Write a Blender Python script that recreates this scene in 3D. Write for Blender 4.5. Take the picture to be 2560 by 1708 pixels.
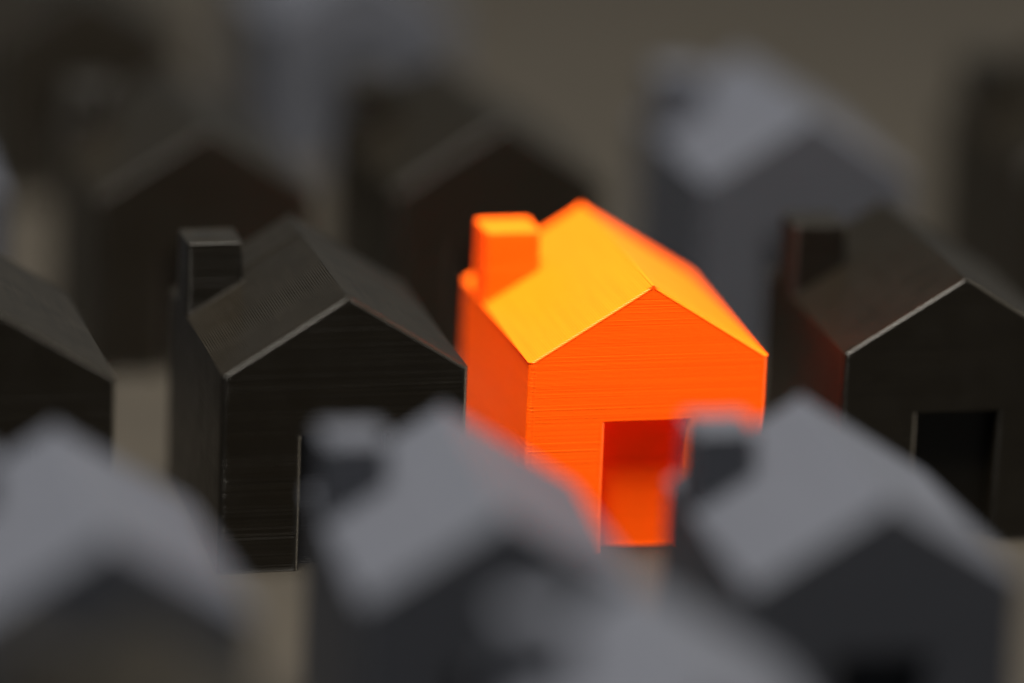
import bpy, math, random
import numpy as np
from mathutils import Matrix, Vector

for o in list(bpy.data.objects):
    bpy.data.objects.remove(o)
scene = bpy.context.scene
COL = scene.collection
MM = 0.001

# ------------------------------------------------------------------ camera
CAM_POS = Vector((-148.48, -539.67, 194.49)) * MM
YAW, PITCH, ROLL = 0.23843, 0.29181, 0.04064
cam = bpy.data.cameras.new("camera")
cam.sensor_width = 36.0
cam.lens = 36.0 * 12035.4 / 2560.0
cam.clip_start = 0.01
cam.clip_end = 20.0
cam.dof.use_dof = True
cam.dof.aperture_fstop = 3.9
co = bpy.data.objects.new("camera", cam)
COL.objects.link(co)
fw = Vector((math.sin(YAW) * math.cos(PITCH), math.cos(YAW) * math.cos(PITCH), -math.sin(PITCH)))
rt = Vector((math.cos(YAW), -math.sin(YAW), 0.0))
up = rt.cross(fw)
r2 = rt * math.cos(ROLL) + up * math.sin(ROLL)
u2 = -rt * math.sin(ROLL) + up * math.cos(ROLL)
mw = Matrix((r2, u2, -fw)).transposed().to_4x4()
mw.translation = CAM_POS
co.matrix_world = mw
scene.camera = co
FOCUS = Vector((-7.0, 0.0, 26.0)) * MM            # front gable edge of the orange house
cam.dof.focus_distance = (FOCUS - CAM_POS).dot(fw)

# ------------------------------------------------------------------ world, lamps, exposure
world = bpy.data.worlds.new("World")
scene.world = world
world.use_nodes = True
bg = world.node_tree.nodes["Background"]
bg.inputs[0].default_value = (0.48, 0.76, 1.0, 1)
bg.inputs[1].default_value = 0.09

def area(name, loc, target, sx, sy, watts, color):
    l = bpy.data.lights.new(name, 'AREA')
    l.shape = 'RECTANGLE'
    l.size, l.size_y = sx, sy
    l.energy = watts
    l.color = color
    o = bpy.data.objects.new(name, l)
    COL.objects.link(o)
    o.location = loc
    d = Vector(target) - Vector(loc)
    o.rotation_euler = d.to_track_quat('-Z', 'Y').to_euler()
    return o

area("softbox_lamp", (-0.085, -0.10, 0.85), (-0.03, -0.02, 0), 0.24, 0.52, 49.0, (1.0, 0.935, 0.82))
area("side_lamp", (0.88, -0.13, 0.14), (0, 0, 0.02), 0.14, 0.16, 8.0, (1.0, 0.86, 0.64))
area("cool_fill", (-0.95, -0.10, 0.30), (0, 0, 0.02), 0.35, 0.35, 0.2, (0.45, 0.68, 1.0))  # added faint blue fill from the left, not a lamp of the place

scene.view_settings.view_transform = 'Standard'
scene.view_settings.look = 'None'
scene.view_settings.exposure = 0.0
scene.view_settings.gamma = 1.0
scene.view_settings.use_curve_mapping = False
scene.render.engine = 'CYCLES'
scene.cycles.max_bounces = 10
scene.cycles.diffuse_bounces = 7

# ------------------------------------------------------------------ materials
def plastic(name, base, rough, streak, spec=0.5, sss=0.0, sheen_rough_var=0.10, tint=(1, 1, 1)):
    m = bpy.data.materials.new(name)
    m.use_nodes = True
    nt = m.node_tree
    N, L = nt.nodes, nt.links
    p = N["Principled BSDF"]
    tc = N.new("ShaderNodeTexCoord")
    oi = N.new("ShaderNodeObjectInfo")
    off = N.new("ShaderNodeVectorMath"); off.operation = 'ADD'
    L.new(tc.outputs['Object'], off.inputs[0])
    L.new(oi.outputs['Random'], off.inputs[1])
    # streaks that run along the printed layers: very fine in z, long in x and y
    mp = N.new("ShaderNodeMapping"); mp.inputs['Scale'].default_value = (60, 60, 3200)
    L.new(off.outputs[0], mp.inputs[0])
    n1 = N.new("ShaderNodeTexNoise"); n1.inputs['Scale'].default_value = 1.0; n1.inputs['Detail'].default_value = 3
    L.new(mp.outputs[0], n1.inputs[0])
    # pigment variation
    r1 = N.new("ShaderNodeMapRange")
    r1.inputs[1].default_value = 0.3; r1.inputs[2].default_value = 0.7
    r1.inputs[3].default_value = 1.0 - streak; r1.inputs[4].default_value = 1.0 + streak
    L.new(n1.outputs[0], r1.inputs[0])
    mix = N.new("ShaderNodeVectorMath"); mix.operation = 'SCALE'
    mix.inputs[0].default_value = base
    L.new(r1.outputs[0], mix.inputs['Scale'])
    L.new(mix.outputs[0], p.inputs['Base Color'])
    # gloss variation, blotchy
    n2 = N.new("ShaderNodeTexNoise"); n2.inputs['Scale'].default_value = 260; n2.inputs['Detail'].default_value = 4
    L.new(off.outputs[0], n2.inputs[0])
    r2_ = N.new("ShaderNodeMapRange")
    r2_.inputs[1].default_value = 0.3; r2_.inputs[2].default_value = 0.7
    r2_.inputs[3].default_value = rough - sheen_rough_var; r2_.inputs[4].default_value = rough + sheen_rough_var
    L.new(n2.outputs[0], r2_.inputs[0])
    L.new(r2_.outputs[0], p.inputs['Roughness'])
    p.inputs['Specular IOR Level'].default_value = spec
    p.inputs['Specular Tint'].default_value = (*tint, 1)
    if sss > 0:
        p.inputs['Subsurface Weight'].default_value = sss
        p.inputs['Subsurface Radius'].default_value = (1.0, 0.35, 0.05)
        p.inputs['Subsurface Scale'].default_value = 0.6 * MM
    # fine grain relief
    n3 = N.new("ShaderNodeTexNoise"); n3.inputs['Scale'].default_value = 4200; n3.inputs['Detail'].default_value = 3
    L.new(off.outputs[0], n3.inputs[0])
    b = N.new("ShaderNodeBump"); b.inputs['Strength'].default_value = 0.12; b.inputs['Distance'].default_value = 0.03 * MM
    L.new(n3.outputs[0], b.inputs['Height'])
    L.new(b.outputs[0], p.inputs['Normal'])
    return m

M_ORANGE = plastic("orange_print_plastic", (1.0, 0.125, 0.004), 0.34, 0.05, 0.25, 0.0, 0.04, tint=(1.0, 0.7, 0.3))
def thin_shell(m, color, fac):
    """printed shells are thin and hollow: some light passes through the coloured plastic"""
    N, L = m.node_tree.nodes, m.node_tree.links
    tr = N.new("ShaderNodeBsdfTranslucent"); tr.inputs['Color'].default_value = (*color, 1)
    mx = N.new("ShaderNodeMixShader"); mx.inputs[0].default_value = fac
    L.new(N["Principled BSDF"].outputs[0], mx.inputs[1])
    L.new(tr.outputs[0], mx.inputs[2])
    L.new(mx.outputs[0], N["Material Output"].inputs['Surface'])
thin_shell(M_ORANGE, (1.0, 0.10, 0.003), 0.2)
M_BLACK = plastic("black_print_plastic", (0.0046, 0.0036, 0.0023), 0.33, 0.12, 0.26, 0.0, 0.04)
M_GREY = plastic("grey_print_plastic", (0.0282, 0.0305, 0.0385), 0.50, 0.06, 0.10, 0.0, 0.04)

def table_material():
    m = bpy.data.materials.new("table_laminate")
    m.use_nodes = True
    nt = m.node_tree
    N, L = nt.nodes, nt.links
    p = N["Principled BSDF"]
    tc = N.new("ShaderNodeTexCoord")
    n = N.new("ShaderNodeTexNoise"); n.inputs['Scale'].default_value = 2600; n.inputs['Detail'].default_value = 5
    L.new(tc.outputs['Object'], n.inputs[0])
    n0 = N.new("ShaderNodeTexNoise"); n0.inputs['Scale'].default_value = 35; n0.inputs['Detail'].default_value = 4
    L.new(tc.outputs['Object'], n0.inputs[0])
    add = N.new("ShaderNodeMath"); add.operation = 'MULTIPLY_ADD'
    add.inputs[1].default_value = 0.45
    L.new(n0.outputs[0], add.inputs[0]); L.new(n.outputs[0], add.inputs[2])
    cr = N.new("ShaderNodeValToRGB")
    cr.color_ramp.elements[0].position = 0.45; cr.color_ramp.elements[0].color = (0.0062, 0.0050, 0.0034, 1)
    cr.color_ramp.elements[1].position = 0.95; cr.color_ramp.elements[1].color = (0.0135, 0.0110, 0.0078, 1)
    L.new(add.outputs[0], cr.inputs[0])
    L.new(cr.outputs[0], p.inputs['Base Color'])
    p.inputs['Roughness'].default_value = 0.60
    p.inputs['Specular IOR Level'].default_value = 0.22
    b = N.new("ShaderNodeBump"); b.inputs['Strength'].default_value = 0.9; b.inputs['Distance'].default_value = 0.15 * MM
    L.new(n.outputs[0], b.inputs['Height'])
    L.new(b.outputs[0], p.inputs['Normal'])
    return m

# ------------------------------------------------------------------ table
def slab(name, x0, x1, y0, y1, z0, z1, mat, bev):
    v, f = [], []
    rings = [(bev, z0), (0, z0 + bev), (0, z1 - bev), (bev * 0.3, z1 - bev * 0.3), (bev, z1)]
    for ins, z in rings:
        v += [(x0 + ins, y0 + ins, z), (x1 - ins, y0 + ins, z), (x1 - ins, y1 - ins, z), (x0 + ins, y1 - ins, z)]
    for k in range(len(rings) - 1):
        for i in range(4):
            j = (i + 1) % 4
            f.append((4 * k + i, 4 * k + j, 4 * k + 4 + j, 4 * k + 4 + i))
    f.append((3, 2, 1, 0))
    t = 4 * (len(rings) - 1)
    f.append((t, t + 1, t + 2, t + 3))
    me = bpy.data.meshes.new(name)
    me.from_pydata(v, [], f)
    me.materials.append(mat)
    o = bpy.data.objects.new(name, me)
    COL.objects.link(o)
    return o

table = slab("table_top", -1.5, 1.5, -1.3, 1.7, -0.03, 0.0, table_material(), 0.004)
table["kind"] = "structure"
table["label"] = "dark grey-brown matt table top under all the miniature houses"

# ------------------------------------------------------------------ the printed house
# millimetres, origin at the middle of the front wall's foot; y runs back
HW, DEP, EAVE, PEAK = 15.0, 37.25, 24.88, 34.3
C1, C2, CW, CTOP = 25.0, 31.9, 6.9, 34.1
DW2, DH, RD = 5.2, 17.12, 2.8
LAY = 0.16
RC = 0.75                                          # corner radius of a printed wall
SEAM_Y = 0.77 * DEP
TS = (0.02, 0.22, 0.5, 0.78, 0.98)

def arc(cx, cy, r, a0, a1, n):
    return [(cx + r * math.cos(math.radians(a0 + (a1 - a0) * i / n)), cy + r * math.sin(math.radians(a0 + (a1 - a0) * i / n))) for i in range(n + 1)]

def offsets(rng, n, amp, bold):
    """per-layer outward shift: small jitter plus a few bolder layers and slow drift"""
    j = rng.normal(0, amp, n)
    d = np.convolve(rng.normal(0, amp * 2.0, n + 20), np.ones(9) / 9, mode='same')[10:10 + n]
    for k in rng.choice(n, max(1, n // 26), replace=False):
        j[k] += rng.normal(0, amp * bold)
    return j + d

def outline(w, e, ec, door, seam):
    """One ring, counter-clockwise seen from above; w = half width, e = outward offset of the faces,
    ec = outward offset of the corner beads. Fixed number of points; returns points and index marks."""
    r = min(RC, w * 0.85)
    lim = w - r
    W_, y0, y1, g = w + e, -e, DEP + e, 0.12
    gx = max(lim - g, lim * 0.94)
    hx = max(lim - 2 * g, lim * 0.88)
    pts = arc(-w + r, r, r + ec, 180, 270, 4)
    marks = {'fl': 2}
    pts += [(-gx, y0), (-hx, y0)]
    q = 0.6
    if door:
        pts += [(-DW2 - q - 2 * g, y0), (-DW2 - q - g, y0)] + arc(-DW2 - q, q, q + ec, -90, 0, 3)   # left jamb with a rounded edge
        pts += [(-DW2 + e, q + g), (-DW2 + e, RD - e), (DW2 - e, RD - e), (DW2 - e, q + g)]
        pts += arc(DW2 + q, q, q + ec, 180, 270, 3) + [(DW2 + q + g, y0), (DW2 + q + 2 * g, y0)]
    else:
        pts += [(x, y0) for x in np.linspace(-1, 1, 16) * min(DW2 + q + 2 * g, lim * 0.8)]
    marks['panel'] = 5 + 2 + 2 + 4 + 1
    pts += [(hx, y0), (gx, y0)]
    marks['fr'] = len(pts) + 2
    pts += arc(w - r, r, r + ec, -90, 0, 4)
    s = seam
    side = [(0.0, r + g), (0.0, r + 2 * g), (0.0, SEAM_Y - 0.25), (s, SEAM_Y + 0.15), (s * 0.3, SEAM_Y + 1.0), (0.0, DEP - r - 2 * g), (0.0, DEP - r - g)]
    pts += [(W_ + d, y) for d, y in side]
    marks['rr'] = len(pts) + 2
    pts += arc(w - r, DEP - r, r + ec, 0, 90, 4)
    pts += [(gx, y1), (hx, y1), (-hx, y1), (-gx, y1)]
    marks['rl'] = len(pts) + 2
    pts += arc(-w + r, DEP - r, r + ec, 90, 180, 4)
    pts += [(-W_ - d, y) for d, y in reversed(side)]
    return pts, marks

def build_house_meshes(tagname, seed, seam_on, bold, fill, rough, edge):
    rng = np.random.default_rng(seed)
    n = int(round(PEAK / LAY))
    off = offsets(rng, n, 0.0011 * min(rough, 3.0), bold)
    bead = 0.035 + rng.normal(0, edge * 0.06, n)                     # corners overshoot a little on every layer
    V, rings_z, npts = [], [], None
    for k in range(n):
        z0 = k * LAY
        zm = z0 + LAY * 0.5
        foot = 0.05 * math.exp(-k / 1.2)                      # slightly spread first layers
        for t in TS:
            zs = zm + fill * (t - 0.5) * LAY                      # treads partly filled: each layer leans in a little
            w = HW if zm < EAVE else max(0.22, HW * (PEAK - zs) / (PEAK - EAVE))
            nose = math.sqrt(max(0.0, 1 - (2 * t - 1) ** 2)) - 1.0
            e = off[k] + 0.010 * rough * nose + foot
            ec = off[k] + bead[k] + edge * nose + foot
            pts, mk = outline(w, e, ec, zm < DH, 0.22 if (seam_on and zm > EAVE) else 0.0)
            npts = len(pts)
            V += [(x, y, z0 + t * LAY) for x, y in pts]
            rings_z.append(zm)
    V = np.array(V) * MM
    nr = len(rings_z)
    groups = {'wall': [], 'roof': [], 'door': []}
    # ring point ranges
    iF0, iF1, iB0, iB1, iP = mk['fl'], mk['fr'], mk['rr'], mk['rl'], mk['panel']
    for a in range(nr - 1):
        z = rings_z[a + 1]
        for i in range(npts):
            j = (i + 1) % npts
            q = (a * npts + i, a * npts + j, (a + 1) * npts + j, (a + 1) * npts + i)
            if z < EAVE:
                g = 'door' if (i == iP and rings_z[a + 1] < DH) else 'wall'
            else:
                front = iF0 <= i < iF1 or iB0 <= i < iB1
                g = 'wall' if front else 'roof'
            groups[g].append(q)
    groups['roof'].append(tuple((nr - 1) * npts + i for i in range(npts)))       # ridge cap
    groups['wall'].append(tuple(reversed(range(npts))))                         # foot
    out = {}
    for g, fs in groups.items():
        used = sorted({i for f in fs for i in f})
        ix = {o: i for i, o in enumerate(used)}
        me = bpy.data.meshes.new(tagname + "_" + g)
        me.from_pydata([tuple(V[i]) for i in used], [], [tuple(ix[i] for i in f) for f in fs])
        me.polygons.foreach_set("use_smooth", [g != 'roof'] * len(me.polygons))
        out[g] = me
    # chimney: stands on the left eave, flush with the side wall
    n = int(round((CTOP - EAVE) / LAY))
    off = offsets(rng, n, 0.0025 * min(rough, 2.0), bold)
    band = int(n * 0.47)
    def block(ins, r, e, ec):
        x0, x1, y0, y1, h = -HW + ins, -HW + CW - ins, C1 + ins, C2 - ins, 0.12
        p = arc(x0 + r, y0 + r, r + ec, 180, 270, 4) + [(x0 + r + h, y0 - e), (x0 + r + 2 * h, y0 - e), (x1 - r - 2 * h, y0 - e), (x1 - r - h, y0 - e)]
        p += arc(x1 - r, y0 + r, r + ec, -90, 0, 4) + [(x1 + e, y0 + r + h), (x1 + e, y0 + r + 2 * h), (x1 + e, y1 - r - 2 * h), (x1 + e, y1 - r - h)]
        p += arc(x1 - r, y1 - r, r + ec, 0, 90, 4) + [(x1 - r - h, y1 + e), (x1 - r - 2 * h, y1 + e), (x0 + r + 2 * h, y1 + e), (x0 + r + h, y1 + e)]
        p += arc(x0 + r, y1 - r, r + ec, 90, 180, 4) + [(x0 - e, y1 - r - h), (x0 - e, y1 - r - 2 * h), (x0 - e, y0 + r + 2 * h), (x0 - e, y0 + r + h)]
        return p
    V, F, r = [], [], 0.55
    for k in range(n):
        for t in TS:
            nose = math.sqrt(max(0.0, 1 - (2 * t - 1) ** 2)) - 1.0
            o_ = off[k] + (0.02 if k in (band, band + 1) else 0.0)
            V += [(x, y, EAVE + (k + t) * LAY) for x, y in block(0.0, r, o_ + 0.010 * rough * nose, o_ + 1.5 * edge * nose + 0.03)]
    m = 36
    # top face: outer bead, shallow groove, inner bead, filled middle
    ztop = EAVE + n * LAY
    for ins, dz in ((0.18, 0.03), (0.42, 0.0), (0.50, -0.05), (0.60, 0.0), (0.85, 0.02), (0.95, -0.04), (1.1, 0.01)):
        V += [(x, y, ztop + dz) for x, y in block(ins, max(0.05, r - ins * 0.3), 0.0, 0.0)]
    nr = len(V) // m
    for a in range(nr - 1):
        for i in range(m):
            j = (i + 1) % m
            F.append((a * m + i, a * m + j, (a + 1) * m + j, (a + 1) * m + i))
    F.append(tuple((nr - 1) * m + i for i in range(m)))
    me = bpy.data.meshes.new(tagname + "_chimney")
    me.from_pydata([(x * MM, y * MM, z * MM) for x, y, z in V], [], F)
    me.polygons.foreach_set("use_smooth", [True] * len(me.polygons))
    out['chimney'] = me
    # squeezed-out bead where the chimney's front meets the roof slope
    sl = (PEAK - EAVE) / HW
    V, F, nseg = [], [], 40
    for i in range(nseg + 1):
        u = i / nseg
        x = -HW + 0.25 + u * (CW - 0.1)
        rad = 0.17 + 0.03 * math.sin(i * 2.4) + rng.normal(0, 0.008)
        for a in range(8):
            t = 2 * math.pi * a / 8
            V.append((x * MM, (C1 - 0.03 + rad * math.cos(t)) * MM, (EAVE + sl * (x + HW) + 0.03 + rad * math.sin(t)) * MM))
    for i in range(nseg):
        for a in range(8):
            b = (a + 1) % 8
            F.append((i * 8 + a, i * 8 + b, (i + 1) * 8 + b, (i + 1) * 8 + a))
    F.append(tuple(range(7, -1, -1)))
    F.append(tuple(nseg * 8 + a for a in range(8)))
    me = bpy.data.meshes.new(tagname + "_seam_bead")
    me.from_pydata(V, [], F)
    me.polygons.foreach_set("use_smooth", [True] * len(me.polygons))
    out['seam_bead'] = me
    return out

KITS = {}
def kit(name, seed, seam_on, bold, fill, rough, edge, mat):
    k = build_house_meshes(name, seed, seam_on, bold, fill, rough, edge)
    for me in k.values():
        me.materials.append(mat)
    KITS[name] = k

kit("orange", 11, False, 3.0, 0.85, 1.0, 0.030, M_ORANGE)
kit("black_a", 23, True, 2.5, 0.0, 2.6, 0.055, M_BLACK)
kit("black_b", 37, False, 2.5, 0.0, 2.6, 0.055, M_BLACK)
kit("grey", 51, False, 3.0, 0.85, 1.0, 0.04, M_GREY)

def house(name, kitname, x, y, yaw, label, category="model house", group=None):
    root = bpy.data.objects.new(name, None)
    root.empty_display_size = 0.005
    COL.objects.link(root)
    root.location = (x * MM, y * MM, 0.0)
    root.rotation_euler = (0, 0, yaw)
    root["label"] = label
    root["category"] = category
    if group:
        root["group"] = group
    k = KITS[kitname]
    made = {}
    for part in ("wall", "roof", "door", "chimney") + (("seam_bead",) if kitname == "black_a" else ()):
        o = bpy.data.objects.new(part, k[part])
        COL.objects.link(o)
        o.parent = made["roof"] if part in ("chimney", "seam_bead") else root
        made[part] = o
    return root

GB, GG = "black miniature houses on the table", "grey miniature houses on the table"
house("orange_house", "orange", 0, 0, 0, "bright orange miniature house, the only coloured one, in sharp focus")
house("black_house", "black_a", -37.85, -1.5, 0.010, "sharp black miniature house directly left of the orange house", group=GB)
house("black_house", "black_b", 39.6, -0.6, -0.016, "black miniature house directly right of the orange house", group=GB)
house("black_house", "black_b", -80.5, -2.0, 0.021, "black miniature house cut off by the left edge, in the orange house's row", group=GB)
house("grey_house", "grey", -36.87, -81.66, -0.032, "blurred grey miniature house in front, between the black and orange houses", group=GG)
house("grey_house", "grey", 4.56, -82.2, -0.019, "blurred grey miniature house in front at right, hiding the orange house's door jamb", group=GG)
house("grey_house", "grey", -78.5, -84.0, 0.021, "blurred grey miniature house in the bottom left corner", group=GG)
house("grey_house", "grey", -30.5, -139.0, -0.06, "most blurred grey miniature house, only its top at the bottom edge", group=GG)
house("black_house", "black_b", -41.3, 79.0, 0.014, "blurred black miniature house behind the sharp black one", group=GB)
house("black_house", "black_b", -0.3, 80.0, 0.045, "blurred black miniature house directly behind the orange house", group=GB)
house("grey_house", "grey", 43.7, 80.0, 0.004, "blurred grey miniature house in the back row, right of the orange roof", group=GG)
house("black_house", "black_b", 92.0, 85.0, 0.0, "blurred black miniature house cut off by the right edge at the back", group=GB)
house("black_house", "black_b", -44.3, 169.0, 0.011, "dark blurred black miniature house in the top left corner", group=GB)
house("grey_house", "grey", 1.5, 184.0, 0.013, "very blurred grey miniature house at the top edge, farthest back", group=GG)
house("grey_house", "grey", -82.5, 82.0, 0.01, "blurred grey miniature house just entering at the left edge, behind the cut-off black one", group=GG)
house("black_house", "black_b", -79.0, -144.0, 0.0, "dark black miniature house barely showing at the bottom left, nearest the lens", group=GB)
